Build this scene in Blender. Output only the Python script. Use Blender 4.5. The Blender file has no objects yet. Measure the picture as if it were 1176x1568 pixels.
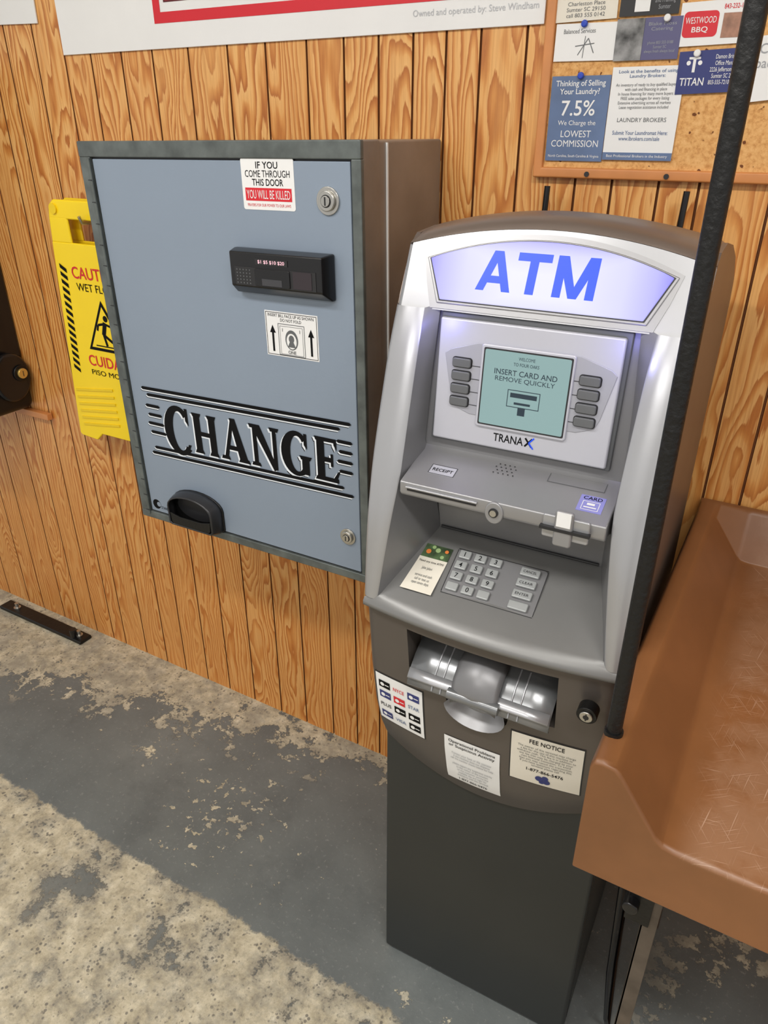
import bpy, bmesh, math, random
from mathutils import Vector, Matrix
random.seed(7)
scene=bpy.context.scene
col=scene.collection

# ------------------------------------------------------------------ helpers
def srgb(r,g,b):
    def c(v):
        v=v/255.
        return v/12.92 if v<=.04045 else ((v+.055)/1.055)**2.4
    return (c(r),c(g),c(b),1)

def mat(name,rgb,rough=.5,metal=0.,var=.06,vscale=8,spec=.5,emit=None,estr=0,bump=0,bscale=60,coat=0):
    m=bpy.data.materials.new(name);m.use_nodes=True
    nt=m.node_tree;b=nt.nodes['Principled BSDF']
    c=srgb(*rgb)
    tc=nt.nodes.new('ShaderNodeTexCoord')
    n=nt.nodes.new('ShaderNodeTexNoise');n.inputs['Scale'].default_value=vscale;n.inputs['Detail'].default_value=6
    nt.links.new(tc.outputs['Object'],n.inputs['Vector'])
    r=nt.nodes.new('ShaderNodeValToRGB')
    r.color_ramp.elements[0].position=.3;r.color_ramp.elements[1].position=.7
    r.color_ramp.elements[0].color=(c[0]*(1-var),c[1]*(1-var),c[2]*(1-var),1)
    r.color_ramp.elements[1].color=(min(1,c[0]*(1+var)),min(1,c[1]*(1+var)),min(1,c[2]*(1+var)),1)
    nt.links.new(n.outputs['Fac'],r.inputs['Fac']);nt.links.new(r.outputs['Color'],b.inputs['Base Color'])
    b.inputs['Roughness'].default_value=rough;b.inputs['Metallic'].default_value=metal
    b.inputs['Specular IOR Level'].default_value=spec
    b.inputs['Coat Weight'].default_value=coat
    if emit: 
        b.inputs['Emission Color'].default_value=srgb(*emit);b.inputs['Emission Strength'].default_value=estr
    if bump:
        n2=nt.nodes.new('ShaderNodeTexNoise');n2.inputs['Scale'].default_value=bscale;n2.inputs['Detail'].default_value=5
        nt.links.new(tc.outputs['Object'],n2.inputs['Vector'])
        bp=nt.nodes.new('ShaderNodeBump');bp.inputs['Strength'].default_value=bump;bp.inputs['Distance'].default_value=.002
        nt.links.new(n2.outputs['Fac'],bp.inputs['Height']);nt.links.new(bp.outputs['Normal'],b.inputs['Normal'])
    return m

def empty(name,loc=(0,0,0),rot=(0,0,0)):
    e=bpy.data.objects.new(name,None);e.empty_display_size=.1
    e.location=loc;e.rotation_euler=rot;col.objects.link(e);return e

def mesh(name,verts,faces,m,parent=None,smooth=False,bevel=0,seg=2,solid=0,autosm=None):
    me=bpy.data.meshes.new(name);me.from_pydata([tuple(v) for v in verts],[],faces);me.update()
    bm=bmesh.new();bm.from_mesh(me);bmesh.ops.recalc_face_normals(bm,faces=bm.faces);bm.to_mesh(me);bm.free()
    ob=bpy.data.objects.new(name,me);col.objects.link(ob)
    me.materials.append(m)
    if parent: ob.parent=parent
    if smooth:
        for p in me.polygons:p.use_smooth=True
    if solid:
        s=ob.modifiers.new('sol','SOLIDIFY');s.thickness=solid;s.offset=0
    if bevel:
        b=ob.modifiers.new('bev','BEVEL');b.width=bevel;b.segments=seg;b.limit_method='ANGLE';b.angle_limit=math.radians(35)
        for p in me.polygons:p.use_smooth=True
        w=ob.modifiers.new('wn','WEIGHTED_NORMAL');w.keep_sharp=True
    return ob

def box(name,x0,x1,y0,y1,z0,z1,m,parent=None,bevel=0,seg=2):
    v=[(x,y,z) for z in(z0,z1) for y in(y0,y1) for x in(x0,x1)]
    f=[(0,1,3,2),(4,6,7,5),(0,4,5,1),(2,3,7,6),(0,2,6,4),(1,5,7,3)]
    return mesh(name,v,f,m,parent,bevel=bevel,seg=seg)

class Fr:
    def __init__(s,O,U,V):
        s.O=Vector(O);s.U=Vector(U).normalized();s.V=Vector(V).normalized();s.N=s.U.cross(s.V)
    def p(s,a,b,c=0): return s.O+s.U*a+s.V*b+s.N*c

def plate(name,pts,fr,c0,c1,m,parent=None,bevel=0,smooth=False,seg=2):
    n=len(pts)
    v=[fr.p(a,b,c0) for a,b in pts]+[fr.p(a,b,c1) for a,b in pts]
    f=[tuple(range(n-1,-1,-1)),tuple(range(n,2*n))]+[(i,(i+1)%n,(i+1)%n+n,i+n) for i in range(n)]
    return mesh(name,v,f,m,parent,bevel=bevel,smooth=smooth,seg=seg)
def rect(a0,a1,b0,b1): return [(a0,b0),(a1,b0),(a1,b1),(a0,b1)]
def rrect(a0,a1,b0,b1,r,k=5):
    o=[]
    for cx,cy,s in((a1-r,b0+r,-90),(a1-r,b1-r,0),(a0+r,b1-r,90),(a0+r,b0+r,180)):
        for i in range(k+1):
            t=math.radians(s+90*i/k);o.append((cx+r*math.cos(t),cy+r*math.sin(t)))
    return o
def circ(cx,cy,rx,ry=None,n=28,a0=0,a1=360):
    ry=ry or rx
    full=abs(a1-a0)>=360
    return [(cx+rx*math.cos(math.radians(a0+(a1-a0)*i/(n if full else n-1))),cy+ry*math.sin(math.radians(a0+(a1-a0)*i/(n if full else n-1)))) for i in range(n)]

def join_polys(name,polys,fr,c,m,parent,th=0):
    v=[];f=[]
    st_=.0003/max(1,len(polys))
    for k,pts in enumerate(polys):
        b=len(v);n=len(pts)
        v+= [fr.p(a,bb,c+k*min(.00001,st_)) for a,bb in pts]
        f.append(tuple(range(b,b+n)))
    me=bpy.data.meshes.new(name);me.from_pydata([tuple(q) for q in v],[],f);me.update()
    ob=bpy.data.objects.new(name,me);col.objects.link(ob);me.materials.append(m)
    if parent: ob.parent=parent
    return ob

def text(name,body,fr,cx,cy,w,h,m,parent,c=.0006,bold=0,shear=0,align='CENTER',rot=0,line=1.0):
    cu=bpy.data.curves.new(name,'FONT');cu.body=body;cu.size=1
    cu.offset=0 if any(q in body for q in 'MW') else min(bold,.009)
    cu.shear=shear;cu.align_x=align;cu.space_line=line
    cu.resolution_u=3
    ob=bpy.data.objects.new(name,cu);col.objects.link(ob)
    bpy.context.view_layer.update()
    dg=bpy.context.evaluated_depsgraph_get()
    me=bpy.data.meshes.new_from_object(ob.evaluated_get(dg))
    bpy.data.objects.remove(ob)
    xs=[v.co.x for v in me.vertices];ys=[v.co.y for v in me.vertices]
    x0,x1,y0,y1=min(xs),max(xs),min(ys),max(ys)
    sx=w/(x1-x0) if w else None; sy=h/(y1-y0) if h else None
    if sx is None: sx=sy
    if sy is None: sy=sx
    cr,sr=math.cos(rot),math.sin(rot)
    for v in me.vertices:
        a=(v.co.x-(x0+x1)/2)*sx;b=(v.co.y-(y0+y1)/2)*sy
        a,b=a*cr-b*sr,a*sr+b*cr
        v.co=fr.p(cx+a,cy+b,c)
    me.materials.clear();me.materials.append(m)
    o=bpy.data.objects.new(name,me);col.objects.link(o);o.parent=parent
    return o

def tube(name,pts,r,m,parent=None,res=6,nurbs=False):
    cu=bpy.data.curves.new(name,'CURVE');cu.dimensions='3D';cu.bevel_depth=r;cu.bevel_resolution=res;cu.use_fill_caps=True
    sp=cu.splines.new('POLY');sp.points.add(len(pts)-1)
    for i,p in enumerate(pts): sp.points[i].co=(*p,1)
    ob=bpy.data.objects.new(name,cu);col.objects.link(ob);cu.materials.append(m)
    if parent: ob.parent=parent
    return ob
def loft(name,rows,m,parent=None,smooth=True,solid=0,closed=False):
    n=len(rows[0]);v=[p for r in rows for p in r];f=[]
    for i in range(len(rows)-1):
        for j in range(n-1 if not closed else n):
            k=(j+1)%n
            f.append((i*n+j,i*n+k,(i+1)*n+k,(i+1)*n+j))
    return mesh(name,v,f,m,parent,smooth=smooth,solid=solid)
def thick(p,q,w):
    d=Vector((q[0]-p[0],q[1]-p[1]));n=Vector((-d.y,d.x)).normalized()*w/2
    return [(p[0]-n.x,p[1]-n.y),(q[0]-n.x,q[1]-n.y),(q[0]+n.x,q[1]+n.y),(p[0]+n.x,p[1]+n.y)]
def outline(a0,a1,b0,b1,w): return [rect(a0,a1,b0,b0+w),rect(a0,a1,b1-w,b1),rect(a0,a0+w,b0,b1),rect(a1-w,a1,b0,b1)]

# ------------------------------------------------------------------ node utils
class NT:
    def __init__(s,name):
        s.m=bpy.data.materials.new(name);s.m.use_nodes=True;s.t=s.m.node_tree;s.b=s.t.nodes['Principled BSDF']
    def n(s,t,**k):
        x=s.t.nodes.new(t)
        for a,b in k.items(): setattr(x,a,b)
        return x
    def l(s,a,b): s.t.links.new(a,b)
    def math(s,op,a,b=None,c=None):
        x=s.n('ShaderNodeMath',operation=op)
        for i,q in enumerate((a,b,c)):
            if q is None: continue
            if isinstance(q,(int,float)): x.inputs[i].default_value=q
            else: s.l(q,x.inputs[i])
        return x.outputs[0]
    def ramp(s,fac,els):
        r=s.n('ShaderNodeValToRGB');e=r.color_ramp.elements
        while len(e)<len(els): e.new(.5)
        for i,(p,c) in enumerate(els): e[i].position=p;e[i].color=c
        s.l(fac,r.inputs[0]);return r.outputs[0]
    def mix(s,f,a,b):
        x=s.n('ShaderNodeMix',data_type='RGBA')
        if isinstance(f,(int,float)): x.inputs[0].default_value=f
        else: s.l(f,x.inputs[0])
        for i,q in ((6,a),(7,b)):
            if isinstance(q,tuple): x.inputs[i].default_value=q
            else: s.l(q,x.inputs[i])
        return x.outputs[2]
    def noise(s,vec,scale,detail=4,rough=.5,dist=0):
        x=s.n('ShaderNodeTexNoise');x.inputs['Scale'].default_value=scale;x.inputs['Detail'].default_value=detail
        x.inputs['Roughness'].default_value=rough;x.inputs['Distortion'].default_value=dist
        if vec is not None: s.l(vec,x.inputs['Vector'])
        return x.outputs['Fac']
    def smooth(s,v,a,b):
        x=s.n('ShaderNodeMapRange',interpolation_type='SMOOTHSTEP')
        s.l(v,x.inputs[0]);x.inputs[1].default_value=a;x.inputs[2].default_value=b
        return x.outputs[0]
    def xyz(s,a,b,c):
        x=s.n('ShaderNodeCombineXYZ')
        for i,q in enumerate((a,b,c)):
            if isinstance(q,(int,float)): x.inputs[i].default_value=q
            else: s.l(q,x.inputs[i])
        return x.outputs[0]

# wood panelling: plain-sawn pine boards, growth rings cut by the board face
def wood_mat():
    t=NT('pine_panelling')
    tc=t.n('ShaderNodeTexCoord');sep=t.n('ShaderNodeSeparateXYZ');t.l(tc.outputs['Object'],sep.inputs[0])
    X,Z=sep.outputs[0],sep.outputs[2]
    bd=t.n('ShaderNodeAttribute',attribute_name='board').outputs['Fac']
    bc=t.n('ShaderNodeAttribute',attribute_name='bcx').outputs['Fac']
    off=t.math('MULTIPLY',bd,53.0)
    lx=t.math('SUBTRACT',X,bc)
    wob=t.noise(t.xyz(t.math('MULTIPLY',X,11),off,t.math('MULTIPLY',Z,1.6)),1,4,.5)
    lx=t.math('ADD',lx,t.math('MULTIPLY',t.math('SUBTRACT',wob,.5),.08))
    dn=t.noise(t.xyz(t.math('MULTIPLY',X,3.0),off,t.math('MULTIPLY',Z,.70)),1,4,.55)
    dep=t.math('MULTIPLY',t.math('SUBTRACT',dn,.42),.55)
    rad=t.math('SQRT',t.math('ADD',t.math('MULTIPLY',lx,lx),t.math('MULTIPLY',dep,dep)))
    wig=t.noise(t.xyz(t.math('MULTIPLY',X,80),bd,t.math('MULTIPLY',Z,7)),1,4,.65)
    v=t.math('ADD',t.math('MULTIPLY',rad,84),t.math('MULTIPLY',wig,.85))
    fr=t.math('FRACT',v)
    colr=t.ramp(fr,[(0.0,srgb(232,182,114)),(.38,srgb(228,173,103)),(.55,srgb(212,147,76)),(.78,srgb(186,114,48)),(.93,srgb(168,94,36)),(1.0,srgb(228,174,104))])
    st=t.noise(t.xyz(t.math('MULTIPLY',X,14),off,t.math('MULTIPLY',Z,3)),1,3,.5)
    colr=t.mix(t.math('MULTIPLY',t.smooth(st,.48,.68),.58),colr,srgb(224,168,98))
    fine=t.noise(t.xyz(t.math('MULTIPLY',X,320),bd,t.math('MULTIPLY',Z,6)),1,3,.6)
    colf=t.mix(t.math('MULTIPLY',t.smooth(fine,.40,.78),.55),colr,srgb(174,108,52))
    wn=t.n('ShaderNodeTexWhiteNoise',noise_dimensions='1D');t.l(t.math('MULTIPLY',bd,91.7),wn.inputs['W'])
    colb=t.mix(t.math('MULTIPLY',wn.outputs['Value'],.28),colf,srgb(206,138,70))
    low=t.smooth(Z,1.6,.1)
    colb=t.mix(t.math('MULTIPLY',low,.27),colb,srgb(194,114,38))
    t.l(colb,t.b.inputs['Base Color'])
    t.b.inputs['Roughness'].default_value=.40
    bp=t.n('ShaderNodeBump');bp.inputs['Strength'].default_value=.2;bp.inputs['Distance'].default_value=.002
    t.l(fine,bp.inputs['Height']);t.l(bp.outputs[0],t.b.inputs['Normal'])
    return t.m

def floor_mat():
    t=NT('worn_painted_concrete')
    tc=t.n('ShaderNodeTexCoord');P=tc.outputs['Object'];sep=t.n('ShaderNodeSeparateXYZ');t.l(P,sep.inputs[0])
    x,y=sep.outputs[0],sep.outputs[1]
    n1=t.noise(P,3.2,8,.62);n2=t.noise(P,22,8,.72);n3=t.noise(P,90,5,.7);n4=t.noise(P,7,10,.75)
    edge=t.math('ADD',y,t.math('ADD',t.math('MULTIPLY',t.math('SUBTRACT',n2,.5),.05),t.math('MULTIPLY',t.math('SUBTRACT',n4,.5),.06)))
    strip=t.smooth(edge,.752,.742)
    rem=t.smooth(n4,.55,.60)
    far=t.smooth(y,.2,.70)
    strip=t.math('MULTIPLY',strip,t.math('SUBTRACT',1,t.math('MULTIPLY',rem,t.math('MULTIPLY',far,.9))))
    d=t.math('ADD',t.math('MULTIPLY',t.math('ADD',x,1.7),.20),1.095)
    band=t.math('SUBTRACT',y,d)
    bandv=t.math('ADD',t.math('MULTIPLY',band,2.6),t.math('ADD',t.math('MULTIPLY',t.math('SUBTRACT',n4,.5),2.5),t.math('MULTIPLY',t.math('SUBTRACT',n2,.5),1.6)))
    bandm=t.math('MULTIPLY',t.smooth(bandv,.0,.05),t.smooth(band,-.12,-.06))
    chips=t.smooth(t.math('ADD',t.math('MULTIPLY',n1,.7),t.math('MULTIPLY',n2,.5)),.725,.735)
    fl=t.noise(P,34,3,.6)
    dx=t.math('ADD',x,1.02);dy=t.math('SUBTRACT',y,.955)
    dd=t.math('SQRT',t.math('ADD',t.math('MULTIPLY',dx,dx),t.math('MULTIPLY',dy,dy)))
    c2=t.smooth(t.math('ADD',fl,t.math('MULTIPLY',t.smooth(dd,.32,.0),.16)),.71,.73)
    cr=t.math('MULTIPLY',t.smooth(x,-.05,.15),t.smooth(t.math('ADD',t.math('MULTIPLY',n4,.7),t.math('MULTIPLY',n2,.4)),.58,.59))
    m=t.math('MAXIMUM',t.math('MAXIMUM',strip,bandm),t.math('MAXIMUM',t.math('MAXIMUM',chips,c2),cr))
    tan=t.ramp(n2,[(.30,srgb(130,123,107)),(.45,srgb(178,168,143)),(.6,srgb(206,197,172)),(.75,srgb(228,221,201))])
    vor=t.n('ShaderNodeTexVoronoi');vor.inputs['Scale'].default_value=95;t.l(P,vor.inputs['Vector'])
    spk=t.smooth(vor.outputs['Distance'],.40,.24)
    agg=t.noise(P,30,4,.65)
    tan=t.mix(t.math('MULTIPLY',spk,t.math('MULTIPLY',t.smooth(agg,.48,.58),.8)),tan,srgb(96,92,86))
    tan=t.mix(t.math('MULTIPLY',t.smooth(n3,.52,.70),.55),tan,srgb(120,114,102))
    tan=t.mix(t.math('MULTIPLY',t.smooth(n4,.44,.58),.55),tan,srgb(130,128,120))
    gray=t.ramp(n1,[(.3,srgb(96,101,101)),(.55,srgb(111,116,115)),(.8,srgb(128,132,130))])
    gray=t.mix(t.math('MULTIPLY',t.smooth(n3,.56,.72),.6),gray,srgb(158,160,155))
    gray=t.mix(t.math('MULTIPLY',t.smooth(n4,.50,.66),.35),gray,srgb(84,88,89))
    t.l(t.mix(m,gray,tan),t.b.inputs['Base Color'])
    rg=t.n('ShaderNodeMapRange');t.l(m,rg.inputs[0]);rg.inputs[3].default_value=.34;rg.inputs[4].default_value=.7
    t.l(rg.outputs[0],t.b.inputs['Roughness'])
    bp=t.n('ShaderNodeBump');bp.inputs['Strength'].default_value=.7;bp.inputs['Distance'].default_value=.004
    h=t.math('SUBTRACT',t.math('ADD',t.math('MULTIPLY',n2,.35),t.math('MULTIPLY',n3,.12)),t.math('MULTIPLY',m,.6))
    t.l(h,bp.inputs['Height']);t.l(bp.outputs[0],t.b.inputs['Normal'])
    return t.m

def cork_mat():
    t=NT('cork');tc=t.n('ShaderNodeTexCoord');P=tc.outputs['Object']
    n=t.noise(P,120,5,.7);n2=t.noise(P,75,2,.5)
    c=t.ramp(n,[(.35,srgb(192,136,76)),(.5,srgb(216,164,102)),(.7,srgb(228,182,122))])
    c=t.mix(t.smooth(n2,.66,.70),c,srgb(110,62,30))
    t.l(c,t.b.inputs['Base Color']);t.b.inputs['Roughness'].default_value=.9
    return t.m

def brown_mat():
    t=NT('brown_fibreglass');tc=t.n('ShaderNodeTexCoord');P=tc.outputs['Object']
    n=t.noise(P,5,5,.6)
    c=t.ramp(n,[(.3,srgb(114,74,42)),(.7,srgb(134,88,52))])
    def scr(rot,sx,sy,a,b):
        mp=t.n('ShaderNodeMapping');mp.inputs['Rotation'].default_value=(0,0,rot);t.l(P,mp.inputs[0])
        m2=t.n('ShaderNodeMapping');m2.inputs['Scale'].default_value=(sx,sy,1);t.l(mp.outputs[0],m2.inputs[0])
        return t.smooth(t.noise(m2.outputs[0],1,1,.5,.3),a,b)
    sc=t.math('MAXIMUM',t.math('MAXIMUM',scr(.9,760,18,.66,.80),scr(-.6,700,16,.66,.80)),t.math('MAXIMUM',scr(.15,720,14,.66,.80),scr(1.4,680,17,.67,.80)))
    sep=t.n('ShaderNodeSeparateXYZ');t.l(P,sep.inputs[0])
    top=t.math('MULTIPLY',t.smooth(sep.outputs[0],.0,.04),t.smooth(sep.outputs[2],.905,.912))
    worn=t.math('MULTIPLY',top,t.smooth(t.noise(P,9,6,.65),.35,.6))
    c=t.mix(t.math('MULTIPLY',worn,.5),c,srgb(158,124,98))
    c=t.mix(t.math('MULTIPLY',t.math('MULTIPLY',sc,top),.42),c,srgb(212,186,164))
    t.l(c,t.b.inputs['Base Color']);t.b.inputs['Roughness'].default_value=.42
    return t.m

def sign_mat():
    t=NT('backlit_sign');tc=t.n('ShaderNodeTexCoord');sep=t.n('ShaderNodeSeparateXYZ');t.l(tc.outputs['Generated'],sep.inputs[0])
    dx=t.math('ABSOLUTE',t.math('SUBTRACT',sep.outputs[0],.5))
    dz=t.math('ABSOLUTE',t.math('SUBTRACT',sep.outputs[2],.36))
    d=t.math('MAXIMUM',t.math('MULTIPLY',dx,1.0),t.math('MULTIPLY',dz,.72))
    c=t.ramp(d,[(.12,srgb(236,236,255)),(.33,srgb(216,216,254)),(.44,srgb(184,182,250)),(.5,srgb(140,134,244))])
    t.b.inputs['Base Color'].default_value=srgb(70,70,90)
    t.l(c,t.b.inputs['Emission Color']);t.b.inputs['Emission Strength'].default_value=.92
    t.b.inputs['Roughness'].default_value=.35;t.b.inputs['Specular IOR Level'].default_value=.3
    return t.m

M_wood=wood_mat();M_floor=floor_mat();M_cork=cork_mat();M_brown=brown_mat();M_sign=sign_mat()
M_groove=mat('panel_groove',(116,66,28),.7)
M_white=mat('white_paper',(228,228,227),.6,var=.02)
M_cream=mat('cream_paper',(222,216,202),.6,var=.03)
M_red=mat('red_print',(206,30,44),.5,var=.03)
M_black=mat('black_print',(10,10,12),.6,var=.1,spec=.15)
M_gtext=mat('grey_print',(150,152,156),.6)
M_ltext=mat('light_grey_print',(186,188,192),.6)
M_navy=mat('navy_card',(44,52,112),.5)
M_slate=mat('slate_blue_flyer',(92,112,148),.5,var=.15,vscale=20)
M_silver=mat('silver_plastic',(172,173,176),.30,.55,var=.03)
M_surr=mat('surround_grey',(154,154,156),.36,.5,var=.03)
M_bezel=mat('bezel_silver',(190,191,200),.38,.3,var=.02)
M_inner=mat('grey_plastic',(128,128,130),.40,.4,var=.04)
M_deck=mat('deck_grey',(126,126,125),.40,.4,var=.05)
M_taupe=mat('taupe_plastic',(104,94,88),.36,.35,var=.06)
M_hood=mat('hood_taupe',(124,112,104),.36,.55,var=.06)
M_chin=mat('chin_dark_taupe',(96,90,85),.36,.4,var=.05)
M_cab=mat('cabinet_charcoal',(46,48,47),.40,.2,var=.05)
M_dark=mat('dark_gap',(34,34,36),.5)
M_steel=mat('brushed_steel',(190,188,182),.28,.9,var=.08,vscale=40)
M_door=mat('door_blue_grey',(134,147,163),.40,.12,var=.03,vscale=3,bump=.08,bscale=200)
M_frame=mat('frame_dark_grey',(98,104,102),.45,.4,var=.28,vscale=30,bump=.3,bscale=40)
M_side=mat('side_brown_grey',(134,126,118),.38,.3,var=.2,vscale=7,bump=.2,bscale=50)
M_blk=mat('black_plastic',(20,20,22),.25,0,var=.1)
M_blkmet=mat('black_metal',(22,22,22),.38,.3,var=.2,bump=.5,bscale=60)
M_pole=mat('chipped_black_paint',(16,16,16),.45,.2,var=.3,bump=.8,bscale=140)
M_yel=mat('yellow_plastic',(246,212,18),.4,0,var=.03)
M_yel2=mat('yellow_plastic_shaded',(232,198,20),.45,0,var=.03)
M_key=mat('key_grey',(165,168,168),.35,.3,var=.04)
M_btn=mat('button_grey',(96,98,100),.4,.1)
M_lcd=mat('lcd_teal',(60,76,74),.25,0,var=.04,emit=(150,180,180),estr=.74)
M_lcdt=mat('lcd_text',(34,50,62),.4)
M_blue=mat('letter_blue',(10,50,170),.4,0,var=.02,emit=(18,84,235),estr=.55)
M_brass=mat('brass',(214,180,100),.35,.6)
M_leg=mat('leg_metal',(92,82,72),.6,.2,var=.25,vscale=30)
M_ceil=mat('ceiling_white',(225,225,222),.8,var=.02)
M_frwood=mat('oak_frame',(200,132,76),.45,var=.14,vscale=14)
M_clear=mat('smoked_tray',(130,132,134),.25,.5,var=.1,vscale=12)
M_purple=mat('purple_sticker',(136,136,200),.4)

WY=1.342
# ------------------------------------------------------------------ room shell
g=[-1.80,-1.70,-1.605,-1.52,-1.425,-1.333,-1.232,-1.128,-1.033,-.936,-.853,-.779,-.709,-.645,-.581]
grooves=[]
xx=-3.3
while xx<-1.85: grooves.append(xx);xx+=random.choice([.085,.1,.115])
grooves+=g
xx=-.50
while xx<2.3: grooves.append(xx);xx+=random.choice([.062,.075,.09,.105])
V=[];Fc=[];BV=[];BC=[];MI=[]
z0,z1=0,2.7
gw=.0022;gd=.005
pts=[];last=-3.4;bi=0
for gx in grooves:
    c_=(last+gx)/2
    pts+= [((last,0),(gx-gw,0),bi,c_,0),((gx-gw,0),(gx-gw*.5,gd),bi,c_,1),((gx-gw*.5,gd),(gx+gw*.5,gd),bi,c_,1),((gx+gw*.5,gd),(gx+gw,0),bi+1,c_,1)]
    last=gx+gw;bi+=1
pts.append(((last,0),(2.6,0),bi,last+.05,0))
for (a,da),(b,db),k,c_,mi in pts:
    n=len(V)
    V+=[(a,WY+da,z0),(b,WY+db,z0),(b,WY+db,z1),(a,WY+da,z1)];Fc.append((n,n+1,n+2,n+3));BV.append(k);BC.append(c_);MI.append(mi)
n=len(V);V+=[(-3.4,WY+.1,z0),(2.6,WY+.1,z0),(2.6,WY+.1,z1),(-3.4,WY+.1,z1)];Fc.append((n+3,n+2,n+1,n));BV.append(0);BC.append(0);MI.append(0)
me=bpy.data.meshes.new('wall_back');me.from_pydata(V,[],Fc);me.update()
a=me.attributes.new('board','FLOAT','FACE');a2=me.attributes.new('bcx','FLOAT','FACE')
rb=[random.random() for _ in range(400)]
ro=[random.uniform(-.045,.045) for _ in range(400)]
for i,k in enumerate(BV): a.data[i].value=rb[k];a2.data[i].value=BC[i]+ro[k]
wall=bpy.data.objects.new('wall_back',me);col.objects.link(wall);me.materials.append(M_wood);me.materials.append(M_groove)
for i,p in enumerate(me.polygons): p.material_index=MI[i]
box('floor',-3.4,2.6,-3.2,WY+.1,-.1,0,M_floor)
box('ceiling',-3.4,2.6,-3.2,WY+.1,2.7,2.8,M_ceil)

# ------------------------------------------------------------------ change machine
CM=empty('change_machine',(-.95,1.2,1.18),(0,-math.radians(.7),0))
CF=Fr((.95,1.057-1.2,-1.18),(1,0,0),(0,0,1))
def cbox(name,x0,x1,y0,y1,z0,z1,m,bevel=0): return box(name,x0+.95,x1+.95,y0-1.2,y1-1.2,z0-1.18,z1-1.18,m,CM,bevel)
cbox('housing',-1.262,-.641,1.068,1.338,.79,1.577,M_side,.004)
cbox('rear_seam',-.6425,-.6385,1.135,1.1385,.80,1.574,M_white)
cbox('front_section',-1.2635,-.6395,1.062,1.115,.7885,1.5785,M_side,.003)
cbox('frame_top',-1.264,-.639,1.0535,1.064,1.552,1.579,M_frame,.002)
cbox('frame_bottom',-1.264,-.639,1.0535,1.064,.788,.806,M_frame,.002)
cbox('frame_left',-1.264,-1.236,1.054,1.064,.8055,1.5525,M_frame,.002)
cbox('frame_right',-.657,-.639,1.054,1.064,.8055,1.5525,M_frame,.002)
cbox('door_gap',-1.238,-.655,1.0605,1.0635,.80,1.556,M_dark)
cbox('door',-1.232,-.660,1.0565,1.063,.809,1.549,M_door,.0015)
tube('hinge',[(-1.2385+.95,1.053-1.2,.80-1.18),(-1.2385+.95,1.053-1.2,1.55-1.18)],.0035,M_frame,CM)
for i in range(19):
    zz=.81+i*.039
    cbox('hinge_knuckle_%d'%i,-1.2435,-1.2335,1.0488,1.0495,zz,zz+.0015,M_dark)
plate('warning_sticker',rrect(-.875,-.767,1.474,1.553,.004),CF,0,.0012,M_white,CM)
for s,zz,w in (('IF YOU',1.5425,.045),('COME THROUGH',1.5295,.092),('THIS DOOR',1.5165,.064)):
    text('sticker_text',s,CF,-.821,zz,w,.0105,M_black,CM,.0016,.012)
join_polys('sticker_red_bar',[rect(-.869,-.773,1.488,1.508)],CF,.0015,M_red,CM)
text('sticker_text','YOU WILL BE KILLED',CF,-.821,1.498,.090,.0135,M_white,CM,.0019,.014)
text('sticker_text','PRAYERS FOR OUR POWER TO OUR LAWS',CF,-.821,1.4815,.09,.0045,M_red,CM,.0016)
def lock(px,pz,r):
    plate('lock_ring',circ(px,pz,r),CF,0,.004,M_steel,CM,.001)
    plate('lock_body',circ(px,pz,r*.72),CF,.004,.009,M_steel,CM,.0015)
    plate('lock_groove',circ(px,pz,r*.45),CF,.009,.0095,M_dark,CM)
    plate('lock_core',circ(px,pz,r*.38),CF,.0095,.0115,M_steel,CM,.0005)
    join_polys('lock_slot',[rect(px-r*.06,px+r*.06,pz-r*.3,pz+r*.3)],CF,.0118,M_dark,CM)
lock(-.702,1.492,.0215);lock(-.687,.884,.0175)
bx0,bx1,bz0,bz1=-.900,-.694,1.336,1.412
def ring(a0,a1,b0,b1,c): return [CF.p(a0,b0,c),CF.p(a1,b0,c),CF.p(a1,b1,c),CF.p(a0,b1,c)]
r1=ring(bx0,bx1,bz0,bz1,0);r2=ring(bx0,bx1,bz0,bz1,.010);r3=ring(bx0+.007,bx1-.007,bz0+.016,bz1-.003,.032)
vv=r1+r2+r3;ff=[(3,2,1,0),(8,9,10,11)]
for b in (0,4): ff+=[(b+i,b+(i+1)%4,b+4+(i+1)%4,b+4+i) for i in range(4)]
mesh('bill_acceptor',vv,ff,M_blk,CM,bevel=.003)
plate('acceptor_window',rect(-.882,-.712,1.354,1.385),CF,.0322,.0328,M_dark,CM)
plate('acceptor_mouth',rrect(-.838,-.764,1.355,1.384,.003),CF,.0328,.0350,M_blk,CM,.001)
plate('acceptor_mouth_throat',rect(-.822,-.780,1.357,1.368),CF,.0350,.0354,mat('throat',(60,60,64),.4),CM)
plate('acceptor_lens',rrect(-.758,-.720,1.356,1.384,.002),CF,.0328,.0336,mat('lens_dark_red',(46,38,42),.15),CM)
vt=[]
for i in range(5):
    for j in range(5): vt.append(circ(-.877+i*.007,1.358+j*.0055,.0013,n=8))
join_polys('acceptor_vent',vt,CF,.0331,M_btn,CM)
plate('acceptor_display',rect(-.836,-.768,1.3900,1.4000),CF,.0322,.0330,M_dark,CM)
text('acceptor_display_text','$1 $5 $10 $20',CF,-.802,1.395,.056,.0065,mat('pink_lit',(220,180,190),.4,emit=(255,190,205),estr=.5),CM,.0334,.009)
plate('bill_label',rect(-.850,-.735,1.226,1.307),CF,0,.001,M_white,CM)
join_polys('bill_label_border',outline(-.848,-.737,1.228,1.305,.001),CF,.0013,M_black,CM)
text('bill_label_text','INSERT BILL FACE UP AS SHOWN\nDO NOT FOLD',CF,-.793,1.296,.100,.013,M_black,CM,.0014,.006)
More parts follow.
